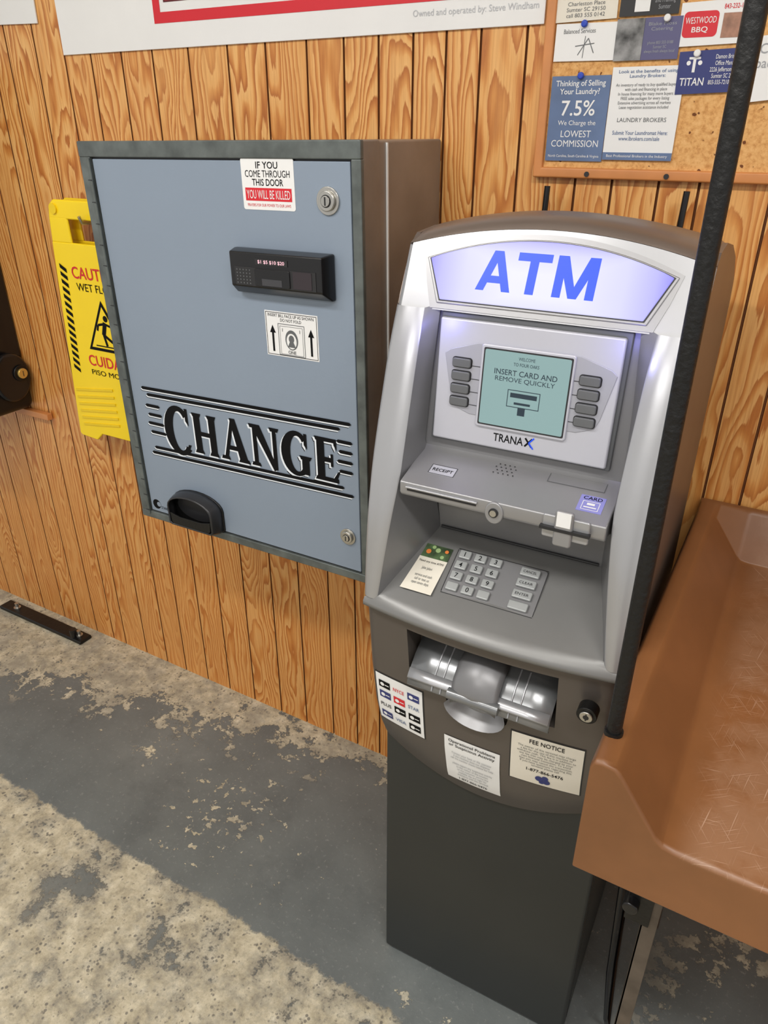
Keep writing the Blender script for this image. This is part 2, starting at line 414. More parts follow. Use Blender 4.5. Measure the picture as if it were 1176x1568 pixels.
join_polys('bill_picture',outline(-.822,-.764,1.229,1.286,.0012)+outline(-.818,-.768,1.231,1.282,.0007)+[circ(-.793,1.258,.014,.018)],CF,.0013,M_btn,CM)
join_polys('bill_portrait',[circ(-.793,1.256,.011,.014)],CF,.0017,M_white,CM)
join_polys('bill_portrait_head',[circ(-.793,1.260,.006,.007),[(-.802,1.245),(-.784,1.245),(-.789,1.255),(-.797,1.255)]],CF,.0019,M_btn,CM)
for s_,px_,pz_ in (('1',-.812,1.275),('1',-.774,1.275),('ONE',-.793,1.236)): text('bill_figure',s_,CF,px_,pz_,None,.006,M_btn,CM,.0018,.01)
for ax in (-.834,-.750):
    join_polys('arrow',[rect(ax-.0022,ax+.0022,1.234,1.270),[(ax-.0065,1.268),(ax+.0065,1.268),(ax,1.282)]],CF,.0014,M_black,CM)
# ---- CHANGE lettering (hand built serif capitals)
def arcband(cx,cy,rx,ry,tx,ty,a0,a1,n=26):
    out=[]
    for i in range(n):
        A=math.radians(a0+(a1-a0)*i/n);B=math.radians(a0+(a1-a0)*(i+1)/n)
        out.append([(cx+rx*math.cos(A),cy+ry*math.sin(A)),(cx+rx*math.cos(B),cy+ry*math.sin(B)),
                    (cx+(rx-tx)*math.cos(B)+.03,cy+(ry-ty)*math.sin(B)),(cx+(rx-tx)*math.cos(A)+.03,cy+(ry-ty)*math.sin(A))])
    return out
def srf(cx,y,w=.3,up=1):
    w*=1.12
    return [[(cx-w/2,y),(cx+w/2,y),(cx+w*.36,y+.09*up),(cx-w*.36,y+.09*up)]]
LET={}
LET['C']=(.88,arcband(.48,.5,.47,.53,.25,.11,45,315)+[[(.72,1.0),(.81,1.0),(.81,.64),(.72,.74)],[(.70,.04),(.82,.24),(.74,.24),(.64,.12)]])
LET['H']=(.98,[rect(.12,.34,0,1),rect(.64,.86,0,1),rect(.32,.66,.45,.56)]+srf(.23,0)+srf(.23,1,.3,-1)+srf(.75,0)+srf(.75,1,.3,-1))
LET['A']=(1.0,[[(.12,0),(.24,0),(.52,.92),(.44,1.04)],[(.40,1.04),(.58,1.04),(.94,0),(.66,0)],[(.26,.26),(.74,.26),(.72,.37),(.28,.37)]]+srf(.17,0,.28)+srf(.80,0,.36))
LET['N']=(1.02,[rect(.14,.27,0,1),rect(.77,.89,0,1),[(.10,1.0),(.38,1.0),(.89,.02),(.77,-.04)]]+srf(.20,0,.28)+srf(.83,1,.28,-1)+srf(.16,1,.24,-1))
LET['G']=(.98,arcband(.48,.5,.47,.53,.25,.11,45,318)+[[(.72,1.0),(.81,1.0),(.81,.64),(.72,.74)],rect(.64,.86,.04,.48)]+srf(.75,.48,.34,-1))
LET['E']=(.82,[rect(.12,.34,0,1),rect(.3,.68,.91,1),rect(.3,.74,0,.10),rect(.3,.56,.45,.56),[(.60,1.0),(.70,1.0),(.70,.74),(.62,.86)],[(.66,0),(.80,.30),(.72,.26),(.58,.07)],rect(.52,.59,.36,.65)]+srf(.22,0)+srf(.22,1,.3,-1))
def change_polys(dx,dz):
    o=[];px=-1.149
    tot=sum(LET[c][0] for c in 'CHANGE')+.12
    for i,ch_ in enumerate('CHANGE'):
        w,ps=LET[ch_];H=.106 if i==0 else .089;zb=.975+ (.0 if i==0 else .011)+ (px+1.147)*.022
        W=.452/ tot*(1.14 if i==0 else 1.0)
        for p in ps: o.append([(px+a*W+dx,zb+b*H+dz) for a,b in p])
        px+=w*W
    return o
def stripes(dx,dz,f=1):
    o=[]
    def st(x0,za,x1,zb_,t): o.append([(x0+dx,za-t+dz),(x1+dx,zb_-t+dz),(x1+dx+.004,zb_+dz),(x1+dx,zb_+t+dz),(x0+dx,za+t+dz),(x0+dx-.004,za+dz)])
    st(-1.197,1.110,-.676,1.119,.0034*f);st(-1.184,1.0965,-.700,1.106,.0034*f)
    st(-1.184,.976,-.695,.988,.0034*f);st(-1.194,.9625,-.674,.974,.0034*f)
    for i in range(4):
        z=1.072-i*.020
        st(-1.192+.004*(i%2),z,-1.158+.003*i,z,.0034*f)
        z=1.082-i*.020
        st(-.702+.004*(i%2),z,-.674,z,.0034*f)
    return o
M_ltw=mat('decal_white',(224,230,236),.5)
join_polys('change_lettering_shadow',change_polys(-.0062,-.0056)+stripes(-.0034,-.0046),CF,.0003,M_black,CM)
join_polys('change_lettering_white',change_polys(-.0042,-.0036)+stripes(-.0022,-.0030,1.0),CF,.0009,M_ltw,CM)
join_polys('change_lettering',change_polys(0,0)+stripes(0,0),CF,.0015,M_black,CM)
# coin cup: closed hooded cup with a low front lip
cx0,cx1=-1.153,-1.008
ccx=(cx0+cx1)/2
cup_out=[]
for i in range(13):
    t=math.pi*i/12
    cup_out.append((ccx-math.cos(t)*(cx1-cx0)/2,.858+math.sin(t)*.034))
outline_c=[(cx0,.812),(cx0+.006,.806),(cx1-.006,.806),(cx1,.812)]+cup_out[::-1]
plate('coin_cup_flange',outline_c,CF,0,.005,M_blkmet,CM,.002)
rows=[]
for c,sc in ((.003,.96),(.016,.93),(.030,.87),(.034,.84)):
    rows.append([CF.p(ccx+(a-ccx)*sc,.846+(b-.846)*sc,c) for a,b in outline_c])
loft('coin_cup_wall',rows,mat('cup_grey',(48,48,50),.32,.2),CM,solid=.003,closed=True)
plate('coin_cup_front',[(ccx-.058,.840),(ccx-.056,.818),(ccx-.050,.813),(ccx+.050,.813),(ccx+.056,.818),(ccx+.058,.840),(ccx+.03,.834),(ccx-.03,.834)][::1],CF,.029,.033,M_blkmet,CM,.001)
plate('coin_cup_back',circ(ccx,.850,.058,.030),CF,.0055,.0065,M_dark,CM)
join_polys('maker_logo',[circ(-1.213,.828,.012)],CF,.0008,M_black,CM)
join_polys('maker_logo_mark',[circ(-1.206,.829,.006)],CF,.0012,M_door,CM)
text('maker_logo_text','STANDARD',CF,-1.182,.822,.036,.007,M_black,CM,.0008,.01)

# ------------------------------------------------------------------ wet floor sign
WS=empty('wet_floor_sign',(0,0,0))
WF=Fr((-1.513,1.292,0),(1,0,0),(0,-.03,1))
def wet_panel(c0,c1,name,m):
    body=[(-.192,.836),(-.185,.830),(-.125,.826),(-.10,.848),(.10,.848),(.125,.826),(.185,.830),(.192,.836),(.1325,1.352),(-.1325,1.352)]
    plate(name,body,WF,c0,c1,m,WS,.003)
    plate(name+'_top_bar',[(-.126,1.405),(.126,1.405),(.118,1.435),(.10,1.448),(-.10,1.448),(-.118,1.435)],WF,c0,c1,m,WS,.004)
    plate(name+'_handle_left',[(-.1325,1.350),(-.062,1.350),(-.062,1.41),(-.125,1.41)],WF,c0,c1,m,WS,.004)
    plate(name+'_handle_right',[(.062,1.350),(.1325,1.350),(.125,1.41),(.062,1.41)],WF,c0,c1,m,WS,.004)
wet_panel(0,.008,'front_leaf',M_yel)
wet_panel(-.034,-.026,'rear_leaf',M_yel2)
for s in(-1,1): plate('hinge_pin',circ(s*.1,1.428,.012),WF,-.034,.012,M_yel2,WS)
text('caution_text','CAUTION',WF,0,1.283,.165,.029,M_red,WS,.009,.03)
text('wet_floor_text','WET FLOOR',WF,0,1.249,.150,.019,M_black,WS,.009,.025)
tri=[(-.075,1.092),(.075,1.092),(0,1.222)]
join_polys('warning_triangle',[tri],WF,.009,M_black,WS)
join_polys('warning_triangle_inner',[[(-.062,1.100),(.062,1.100),(0,1.207)]],WF,.0095,M_yel,WS)
join_polys('falling_figure',[circ(.006,1.178,.008),thick((.002,1.168),(-.010,1.135),.013),thick((-.010,1.137),(.018,1.120),.008),thick((.018,1.120),(.030,1.132),.007),
  thick((-.010,1.137),(-.004,1.108),.008),thick((0,1.165),(.026,1.158),.006),thick((0,1.165),(-.024,1.160),.006),thick((-.024,1.160),(-.030,1.145),.006),thick((-.045,1.106),(.045,1.106),.003)],WF,.010,M_black,WS)
text('cuidado_text','CUIDADO',WF,0,1.062,.175,.029,M_red,WS,.009,.03)
text('piso_mojado_text','PISO MOJADO',WF,0,1.028,.170,.018,M_black,WS,.009,.025)
hz=[]
for s in (-1,1):
    for i in range(15):
        zz=1.02+i*.0185;xo=(.152-(zz-1.02)*.115)
        hz.append([(s*(xo-.022),zz),(s*xo,zz+.012 ),(s*xo,zz+.0225),(s*(xo-.022),zz+.0105)])
join_polys('hazard_stripes',hz,WF,.009,M_black,WS)
for i in range(6):
    zz=.865+i*.020
    for s in(-1,1):
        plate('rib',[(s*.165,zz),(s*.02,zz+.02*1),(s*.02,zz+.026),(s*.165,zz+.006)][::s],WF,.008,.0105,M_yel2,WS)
tube('wall_hook',[(-1.513,WY,1.395),(-1.513,1.235,1.40),(-1.513,1.228,1.415)],.004,M_steel,WS)

# ------------------------------------------------------------------ ATM
A=empty('atm_machine',(-.486,.861,0),(0,0,math.radians(1.5)))
XC=.1885;XL=-.008;XR=.385
def mir(p): return (2*XC-p[0],p[1],p[2])
box('base_cabinet',0,.392,0,.42,.012,.70,M_cab,A,.006,3)
box('plinth',.01,.382,.01,.41,0,.014,M_dark,A)
box('cabinet_door_seam',.3915,.3928,.03,.033,.03,.62,M_dark,A)
prof=[(-.067,.968),(-.063,1.025),(-.056,1.098),(-.041,1.175),(-.020,1.245),(.010,1.335),(.037,1.395),(.070,1.458)]
topp=[(.10,1.471),(.16,1.475),(.25,1.462),(.34,1.435),(.405,1.395),(.42,1.36)]
side=prof+topp+[(.42,.66),(.0,.66),(-.02,.70),(-.035,.76),(-.045,.82),(-.052,.90),(-.055,.95)]
for nm,X,sg in (('side_panel_left',XL,1),('side_panel_right',XR,-1)):
    pts=[]
    for i,(yy,zz) in enumerate(side):
        if i<len(prof): pts.append((yy+.012,zz))
        elif i>=len(side)-6 and yy<.3: pts.append((yy+.010,zz))
        else: pts.append((yy,zz))
    v=[(X,yy,zz) for yy,zz in pts]+[(X+sg*.006,yy,zz) for yy,zz in pts];n=len(pts)
    f=[tuple(range(n)),tuple(range(2*n-1,n-1,-1))]+[(i,(i+1)%n,(i+1)%n+n,i+n) for i in range(n)]
    mesh(nm,v,f,M_taupe,A)
box('rear_core',.004,.373,.30,.418,.66,1.36,M_taupe,A)
def interp(P,z):
    for (y0,z0_),(y1,z1_) in zip(P,P[1:]):
        if z0_<=z<=z1_: return y0+(y1-y0)*(z-z0_)/(z1_-z0_)
    return P[-1][0] if z>P[-1][1] else P[0][0]
Ex=[(.968,.018),(1.0,.022),(1.04,.027),(1.098,.034),(1.17,.042),(1.22,.042),(1.28,.041),(1.34,.040),(1.385,.038)]
def exx(z):
    for (a,b),(c,d) in zip(Ex,Ex[1:]):
        if a<=z<=c: return b+(d-b)*(z-a)/(c-a)
    return Ex[-1][1]
zs=[.968+i*(1.385-.968)/22 for i in range(23)]
def smy(z): return (interp(prof,z)+interp(prof,min(1.458,z+.02))+interp(prof,max(.968,z-.02)))/3
def pillar(mr):
    rows=[]
    for z in zs:
        y=smy(z);e=exx(z)
        r=[(XL,y+.016,z),(XL+.0012,y+.008,z),(XL+.004,y+.003,z),(XL+.009,y,z),(XL+(e-XL)*.6,y-.0015,z),(e-.002,y,z),(e,y+.002,z)]
        if mr: r=[mir(p) for p in r]
        rows.append(r)
    return loft('pillar_right' if mr else 'pillar_left',rows,M_silver,A)
pillar(0);pillar(1)
def wallm(mr):
    def q(z):
        T=[(.968,.020,-.064,.969),(1.025,.038,-.010,1.004),(1.098,.063,.06,1.045),(1.15,.060,.045,1.11),(1.175,.055,.032,1.165),(1.22,.048,.026,1.20),(1.30,.052,.034,1.30),(1.385,.058,.042,1.392)]
        for a,b in zip(T,T[1:]):
            if a[0]<=z<=b[0]+1e-6:
                t=(z-a[0])/(b[0]-a[0]);return tuple(a[i]+(b[i]-a[i])*t for i in(1,2,3))
        return T[-1][1:]
    zz=sorted(set(zs+[1.025,1.098,1.15,1.175,1.22,1.30]))
    rows=[]
    for z in zz:
        e=(exx(z),smy(z)+.002,z);qq=q(z)
        mid=tuple((e[i]*.5+qq[i]*.5) for i in range(3))
        r=[e,mid,qq]
        if mr:r=[mir(p) for p in r]
        rows.append(r)
    loft('recess_wall_right' if mr else 'recess_wall_left',rows,M_inner,A,smooth=True)
wallm(0);wallm(1)
SG=Fr((0,.035,1.38),(1,0,0),(0,.04,.09))
def arc(x,base,h): u=(x-XC)/.1965;return base+h*max(0,1-u*u)
cols=[XL+.009+(XR-XL-.018)*i/24 for i in range(25)]
rows=[]
for k in range(7):
    t=k/6
    r=[]
    for x_ in cols:
        s1=arc(x_,.086,.030);s0=.004
        r.append(tuple(SG.p(x_,s0+(s1-s0)*t,0)))
    rows.append(r)
loft('sign_surround',rows,M_silver,A)
for mr in (0,1):
    rows=[]
    for k in range(7):
        t=k/6;p=SG.p(XL+.009,.004+(.086-.004)*t,0)
        r=[(XL,p.y+.016,p.z-.002*t),(XL+.0012,p.y+.008,p.z),(XL+.004,p.y+.003,p.z),(XL+.009,p.y,p.z)]
        if mr:r=[mir(q_) for q_ in r]
        rows.append(r)
    loft('surround_corner',rows,M_silver,A)
colsh=[XL+(XR-XL)*i/28 for i in range(29)]
rows=[]
for yy,dz in ((-1,0),(.078,.006),(.092,.0115),(.12,.0155),(.16,.016),(.21,.011),(.27,-.001),(.33,-.020),(.38,-.045),(.41,-.075),(.42,-.11)):
    r=[]
    for x_ in colsh:
        s1=arc(x_,.086,.030 )
        p=SG.p(x_,s1,0)
        edge=abs(x_-XC)/.1965
        drop=-.006*max(0,(edge-.93)/.07)
        if yy<0:r.append((x_,p.y+ (.008 if edge>.97 else 0),p.z+.0005))
        else:
            fade=1 if yy<.2 else max(.3,1-(yy-.2)*3)
            base=1.459
            r.append((x_,yy if yy>.1 else max(yy,p.y+.004),base+(p.z-base)*fade+dz+drop))
    rows.append(r)
loft('hood',rows,M_hood,A)
mesh('back_panel',[(XL,.42,.66),(XR,.42,.66),(XR,.42,1.362),(XL,.42,1.362)],[(0,1,2,3)],M_taupe,A)
# sign
def sgpts(ins):
    o=[(.056+ins,.016+ins),(.321-ins,.016+ins),(.345-ins*1.3,.070-ins*.3)]
    for i in range(1,24):
        x_=.345-ins*1.3-(.313-2.6*ins)*i/24
        u=(x_-XC)/.157;o.append((x_,.070-ins*.6+.031*max(0,1-u*u)))
    o.append((.032+ins*1.3,.070-ins*.3));return o
fld=[(.044,.006),(.333,.006),(.345,.040),(.354,.074)]
for i in range(1,24):
    x_=.354-(.331)*i/24;u=(x_-XC)/.166;fld.append((x_,.074+.036*max(0,1-u*u)))
fld+=[(.023,.074),(.032,.040)]
plate('sign_field',fld,SG,.0,.0012,M_surr,A)
plate('sign_border',sgpts(-.0035),SG,.0,.003,M_surr,A,.0015)
plate('sign_gap',sgpts(-.0003),SG,.003,.0034,M_dark,A)
plate('sign_panel',sgpts(.0012),SG,.001,.0055,M_sign,A,.0012)
LL={}
LL['A']=[[(0,0),(.24,0),(.61,1),(.37,1)],[(1,0),(.76,0),(.39,1),(.63,1)],[(.22,.20),(.78,.20),(.70,.38),(.30,.38)]]
LL['T']=[rect(0,1,.80,1),rect(.37,.63,0,.82)]
LL['M']=[rect(0,.21,0,1),rect(.79,1,0,1),[(0,1),(.25,1),(.60,.0),(.40,.0)],[(1,1),(.75,1),(.40,.0),(.60,.0)]]
for ch_,x0,x1 in (('A',.104,.151),('T',.154,.198),('M',.205,.257)):
    join_polys('sign_letter_'+ch_,[[(x0+(x1-x0)*a,.034+.051*b) for a,b in p] for p in LL[ch_]],SG,.0059,M_blue,A)
mesh('sign_underside',[tuple(SG.p(.045,.006,.001)),tuple(SG.p(.332,.006,.001)),(.325,.06,1.385),(.052,.06,1.385)],[(0,1,2,3)],M_inner,A)
# screen bezel
BZ=Fr((0,.02,1.213),(1,0,0),(0,.015,.162))
plate('bezel_recess',[(.044,-.034),(.333,-.034),(.322,.172),(.055,.172)],BZ,-.02,-.010,M_inner,A)
plate('bezel_groove',[(.058,-.006),(.311,-.006),(.3125,.171),(.0615,.171)],BZ,-.010,-.004,M_btn,A,.002)
plate('screen_bezel',rrect(.063,.3065,-.002,.164,.003),BZ,-.004,.004,M_bezel,A,.003)
M_bsh=mat('bezel_shade',(168,169,178),.36,.35)
plate('bezel_swoosh',[(.074,.118),(.082,.124),(.120,.136),(.257,.136),(.296,.124),(.303,.118),(.290,.060),(.285,.048),(.262,.040),(.115,.040),(.092,.048),(.087,.060)][::-1],BZ,.004,.0052,M_bsh,A,.001)
plate('lcd_frame',rrect(.126,.251,.026,.137,.004),BZ,.004,.0078,M_bezel,A,.002)
plate('lcd_gap',rrect(.1300,.2480,.0300,.1330,.002),BZ,.0078,.0082,M_dark,A)
plate('lcd_screen',rrect(.132,.246,.032,.131,.002),BZ,.0082,.0086,M_lcd,A)
for s,zz,w,h in (('WELCOME',.1235,.022,.0042),('TO FOUR OAKS',.1160,.034,.0042),('INSERT CARD AND',.1045,.084,.0072),('REMOVE QUICKLY',.0950,.080,.0072)):
    text('lcd_text',s,BZ,.189,zz,w,h,M_lcdt,A,.0090,.006)
join_polys('lcd_card_icon',outline(.168,.212,.060,.083,.001)+[rect(.172,.208,.073,.079),rect(.178,.200,.064,.067),rect(.184,.194,.050,.060)],BZ,.0089,M_lcdt,A)
for i in range(4):
    zc=.108-.0175*i
    for nm,xa in (('left',.087),('right',.2585)):
        plate('function_key_%s_%d_rim'%(nm,i+1),rrect(xa-.0012,xa+.0272,zc-.0072,zc+.0072,.004),BZ,.0052,.0060,M_dark,A)
        plate('function_key_%s_%d'%(nm,i+1),rrect(xa,xa+.026,zc-.006,zc+.006,.003),BZ,.0060,.010,M_btn,A,.0015)
    join_polys('key_line',[rect(.114,.126,zc-.003,zc-.0022),rect(.251,.258,zc-.003,zc-.0022)],BZ,.0058,M_dark,A)
text('brand_text','TRANA',BZ,.1745,.0145,.042,.0110,M_black,A,.0044,.009)
join_polys('brand_mark',[thick((.198,.009),(.2075,.0205),.0024),thick((.2075,.009),(.198,.0205),.0024)],BZ,.0045,M_black,A)
join_polys('brand_accent',[thick((.2035,.0145),(.2100,.0220),.0018),thick((.2035,.0145),(.2100,.0070),.0018)],BZ,.0049,M_blue,A)
# receipt / card shelf
SH=Fr((0,-.05,1.165),(1,0,0),(0,.07,.022))
shp=[(-.050,1.165),(.022,1.1876),(.035,1.200),(.05,1.19),(.045,1.12),(-.030,1.143),(-.046,1.143),(-.050,1.149)]
def shx(side_,yy): 
    return .046 if side_==0 else 2*XC-.046
n=len(shp);v=[(shx(0,a),a,b) for a,b in shp]+[(shx(1,a),a,b) for a,b in shp]
f=[tuple(range(n)),tuple(range(2*n-1,n-1,-1))]+[(i,(i+1)%n,(i+1)%n+n,i+n) for i in range(n)]
mesh('receipt_shelf',v,f,M_surr,A,bevel=.002)
FS=Fr((0,-.0505,0),(1,0,0),(0,0,1))
plate('receipt_slot',rect(.058,.160,1.1535,1.1565),FS,-.001,.0006,M_dark,A)
plate('receipt_lip',rect(.056,.162,1.1575,1.1605),FS,-.001,.003,M_silver,A,.001)
plate('receipt_label',rect(.076,.114,.028,.047),SH,0,.0005,M_bezel,A)
join_polys('receipt_label_border',outline(.076,.114,.028,.047,.0007),SH,.0008,M_black,A)
text('receipt_label_text','RECEIPT',SH,.095,.0375,.030,.006,M_black,A,.0009,.009)
spk=[]
for j in range(4):
    for i in range(5 if j%2==0 else 4):
        spk.append(circ(.162+i*.007+(.0035 if j%2 else 0),.056+j*.0062,.0010,n=8))
join_polys('speaker_holes',spk,SH,.0009,M_dark,A)
join_polys('service_flap_seam',outline(.236,.312,.060,.078,.0008),SH,.0009,M_btn,A)
plate('keyhole_boss',circ(.186,1.150,.013,.016),FS,-.012,.002,M_surr,A,.002)
plate('keyhole_ring',circ(.186,1.151,.0065),FS,.002,.004,M_dark,A)
plate('keyhole_core',circ(.186,1.151,.0045),FS,.004,.0055,M_steel,A)
plate('card_reader_throat',rrect(.252,.312,1.136,1.168,.003),FS,-.001,.004,M_silver,A,.002)
plate('card_reader_notch',rrect(.268,.292,1.128,1.178,.004),FS,.002,.009,M_surr,A,.003)
plate('card_reader_notch_light',rect(.271,.289,1.157,1.177),FS,.009,.0096,M_white,A)
plate('card_slot',rect(.250,.314,1.1495,1.1535),FS,.003,.0102,M_dark,A)
plate('card_sticker',rect(.286,.318,.020,.050),SH,0,.0006,M_purple,A)
text('card_sticker_text','CARD',SH,.302,.045,.024,.006,M_black,A,.0009,.009)
join_polys('card_sticker_icon',outline(.291,.313,.023,.039,.0008)+[rect(.294,.310,.027,.029),rect(.297,.307,.032,.036)],SH,.0009,M_white,A)
mesh('niche_back',[(.063,.06,1.045),(2*XC-.063,.06,1.045),(2*XC-.058,.046,1.13),(.058,.046,1.13)],[(0,1,2,3)],M_inner,A)
tube('niche_edge_groove',[(.066,.0575,1.0475),(2*XC-.066,.0575,1.0475)],.0022,M_dark,A)
mesh('niche_ceiling',[(.056,.046,1.125),(2*XC-.056,.046,1.125),(2*XC-.048,-.03,1.1425),(.048,-.03,1.1425)],[(0,1,2,3)],M_inner,A)
# keypad deck
DK=Fr((0,-.075,.965),(1,0,0),(0,.135,.08))
cc=24
def bow(x_): u=(x_-XC)/.1965;return .018*max(0,1-u*u)
rows=[]
S_back=math.hypot(.135,.08)
for t in (1,.8,.6,.4,.25,.15,.09):
    s=S_back*t
    xl=.063+(.016-.063)*min(1,(1-t)/.9)
    r=[]
    for i in range(cc+1):
        x_=xl+(2*XC-2*xl)*i/cc
        p=DK.p(x_,s,0);k=max(0,1-t/.6)
        r.append((x_,p.y-bow(x_)*k*1.0,p.z-.003*k*(bow(x_)/.018)))
    rows.append(r)
xs_=[XL+.004+(XR-XL-.008)*i/cc for i in range(cc+1)]
rows.append([(x_,-.064-bow(x_),.966) for x_ in xs_])
rows.append([(x_,-.069-bow(x_),.961) for x_ in xs_])
rows.append([(x_,-.069-bow(x_),.954) for x_ in xs_])
rows.append([(x_,-.062-bow(x_),.951) for x_ in xs_])
rows.append([(x_,-.03,.951) for x_ in xs_])
loft('keypad_deck',rows,M_deck,A)
tube('lip_seam',[(x_,-.0605-bow(x_),.9500) for x_ in xs_],.0016,M_dark,A,3)
for mr in(0,1):
    pts_=[(XL,-.04,.955),(XL+.001,-.056,.955),(XL+.009,-.066,.955)]
    rows=[[(a,b,z) for a,b,_ in pts_] for z in (.951,.969)]
    if mr: rows=[[mir(q_) for q_ in r] for r in rows]
    loft('lip_corner',rows,M_deck,A)
plate('keypad_panel',rrect(.108,.248,.048,.126,.006),DK,.0005,.0025,M_inner,A,.001)
join_polys('keypad_border',[rect(.108,.248,.0478,.049),rect(.108,.248,.125,.1262),rect(.1075,.1085,.05,.124),rect(.2475,.2485,.05,.124)],DK,.0028,M_dark,A)
labs=['1','2','3','4','5','6','7','8','9','','0','']
for r_ in range(4):
    for c_ in range(3):
        kx=.122+c_*.0245;ky=.116-r_*.0185
        plate('key_%d%d'%(r_,c_),rrect(kx-.0092,kx+.0092,ky-.0068,ky+.0068,.002),DK,.0025,.0075,M_key,A,.0015)
        if labs[r_*3+c_]: text('key_label',labs[r_*3+c_],DK,kx,ky,None,.0075,M_black,A,.0079,.01)
    kx=.224;ky=.1145-r_*.0185
    plate('command_key_%d'%r_,rrect(kx-.0145,kx+.0145,ky-.0066,ky+.0066,.002),DK,.0025,.0075,M_key,A,.0015)
    if r_<3: text('command_label',['CANCEL','CLEAR','ENTER'][r_],DK,kx,ky,.020,.004,M_black,A,.0079,.0)
# card taped on the deck, following the curved surface
class DeckS:
    def __init__(s,off): s.off=off
    def p(s,a,b,c=0): return DK.p(a,b,s.off+c+max(0,(.094-b))*.10)
D1=DeckS(.0012);D2=DeckS(.0020)
rows=[]
for k_ in range(7):
    s=.036+(.098-.036)*k_/6
    rows.append([tuple(D1.p(.047+.006*k_/6+(.051-.005*k_/6)*i/4,s)) for i in range(5)])
loft('deck_card',rows,M_cream,A)
M_cph=mat('card_photo',(60,80,50),.4,var=.9,vscale=70)
plate('deck_card_photo',[(.0545,.098),(.099,.098),(.0995,.121),(.0565,.121)],DK,.0012,.0021,M_cph,A)
join_polys('deck_card_photo_spots',[circ(.064,.108,.004),circ(.092,.114,.003)],DK,.0023,mat('orange_blossom',(214,120,50),.5),A)
join_polys('deck_card_photo_light',[circ(.078,.113,.004),circ(.088,.103,.003),circ(.070,.117,.003)],DK,.0023,mat('leaf_light',(150,176,120),.5),A)
text('deck_card_title','Need any time ATM?',D2,.076,.090,.040,.005,M_black,A,.0004,.0)
text('deck_card_text','Jake Jelani\n\nservice and cash\ncall or text us\nopen seven days',D2,.074,.064,.028,.034,M_btn,A,.0004,0)
# chin
CY=[(.0,.645),(-.018,.685),(-.033,.74),(-.042,.80),(-.050,.87),(-.056,.93),(-.058,.951)]
ZB=.643;ZD=.062
def chz(t,x_):
    u=(x_-XC)/.1965;zb=ZB-ZD*max(0,1-u*u)
    return zb+(.950-zb)*t,.645+(.950-.645)*t
def chy(ztab):
    for (y0,a),(y1,b) in zip(CY,CY[1:]):
        if a<=ztab<=b+1e-6: return y0+(y1-y0)*(ztab-a)/(b-a)
    return CY[-1][0]
xc_=[XL+.001,XL+.003,XL+.008]+[XL+.016+(XR-XL-.032)*i/30 for i in range(31)]+[XR-.008,XR-.003,XR-.001]
K=16
def chp(x_,t,extra=0):
    z,zt=chz(t,x_);y=chy(zt)
    e=min(x_-XL,XR-x_)
    ro_=0
    if e<.016: ro_=.016*(1-math.sqrt(max(0,1-((.016-e)/.016)**2)))
    return (x_,y-bow(x_)*(.45+.55*t)+ro_+extra,z)
front=[[chp(x_,k/K) for x_ in xc_] for k in range(K+1)]
nx=len(xc_)
v=[];f=[]
for r in front: v+=r
b=len(v)
for r in front: v+=[(p[0],.10,p[2]) for p in r]
for i in range(K):
    for j in range(nx-1):
        a0=i*nx+j
        f.append((a0,a0+1,a0+nx+1,a0+nx))
        f.append((b+a0,b+a0+nx,b+a0+nx+1,b+a0+1))
for j in range(nx-1):
    f.append((j,b+j,b+j+1,j+1));t0=K*nx
    f.append((t0+j,t0+j+1,b+t0+j+1,b+t0+j))
for i in range(K):
    f.append((i*nx,(i+1)*nx,b+(i+1)*nx,b+i*nx));q0=i*nx+nx-1
    f.append((q0,b+q0,b+q0+nx,q0+nx))
chin=mesh('chin_cover',v,f,M_chin,A)
CH=Fr((0,-.05,.65),(1,0,0),(0,-.025,.25))
cutpts=[(.072,.182),(.305,.182),(.303,.282),(.070,.282)]
cut=plate('tmp_cut',cutpts,CH,-.075,.06,M_chin,A)
cut2=plate('tmp_cut2',[(.136,.19)]+[(.186-.050*math.cos(math.radians(a_)),.168-.036*math.sin(math.radians(a_))) for a_ in range(0,181,15)]+[(.236,.19)],CH,-.02,.06,M_chin,A)
for c_ in (cut,cut2):
    bo=chin.modifiers.new('b','BOOLEAN');bo.operation='DIFFERENCE';bo.object=c_;bo.solver='EXACT'
bpy.context.view_layer.update()
dg=bpy.context.evaluated_depsgraph_get()
nm=bpy.data.meshes.new_from_object(chin.evaluated_get(dg));chin.modifiers.clear();chin.data=nm
bpy.data.objects.remove(cut);bpy.data.objects.remove(cut2)
for p in nm.polygons:p.use_smooth=True
try: nm.set_sharp_from_angle(angle=math.radians(32))
except Exception: pass
nm.materials.clear();nm.materials.append(M_chin)
for p in nm.polygons: p.material_index=0
plate('dispenser_back',rect(.070,.307,.183,.282),CH,-.062,-.056,M_chin,A)
def trayrow(c,s,xa=.076,xb=.300): return [tuple(CH.p(xa+(xb-xa)*i/6,s,c)) for i in range(7)]
loft('dispenser_tray',[trayrow(-.055,.236),trayrow(-.025,.222),trayrow(-.002,.204),trayrow(.006,.188),trayrow(.002,.183)],M_clear,A,solid=.003)
loft('tray_front_step',[trayrow(-.004,.213,.077,.299),trayrow(.006,.203,.077,.299),trayrow(.007,.201,.077,.299)],M_silver,A,solid=.0015)
rows=[]
for c,s in ((-.045,.250),(-.02,.246),(.0,.232),(.012,.212),(.014,.196)):
    rows.append([tuple(CH.p(.186+.036*u,s-(.012*abs(u)**2.2),c-.004*abs(u))) for u in (-1,-.8,-.5,-.2,0,.2,.5,.8,1)])
loft('dispenser_hump',rows,M_inner,A,solid=.003)
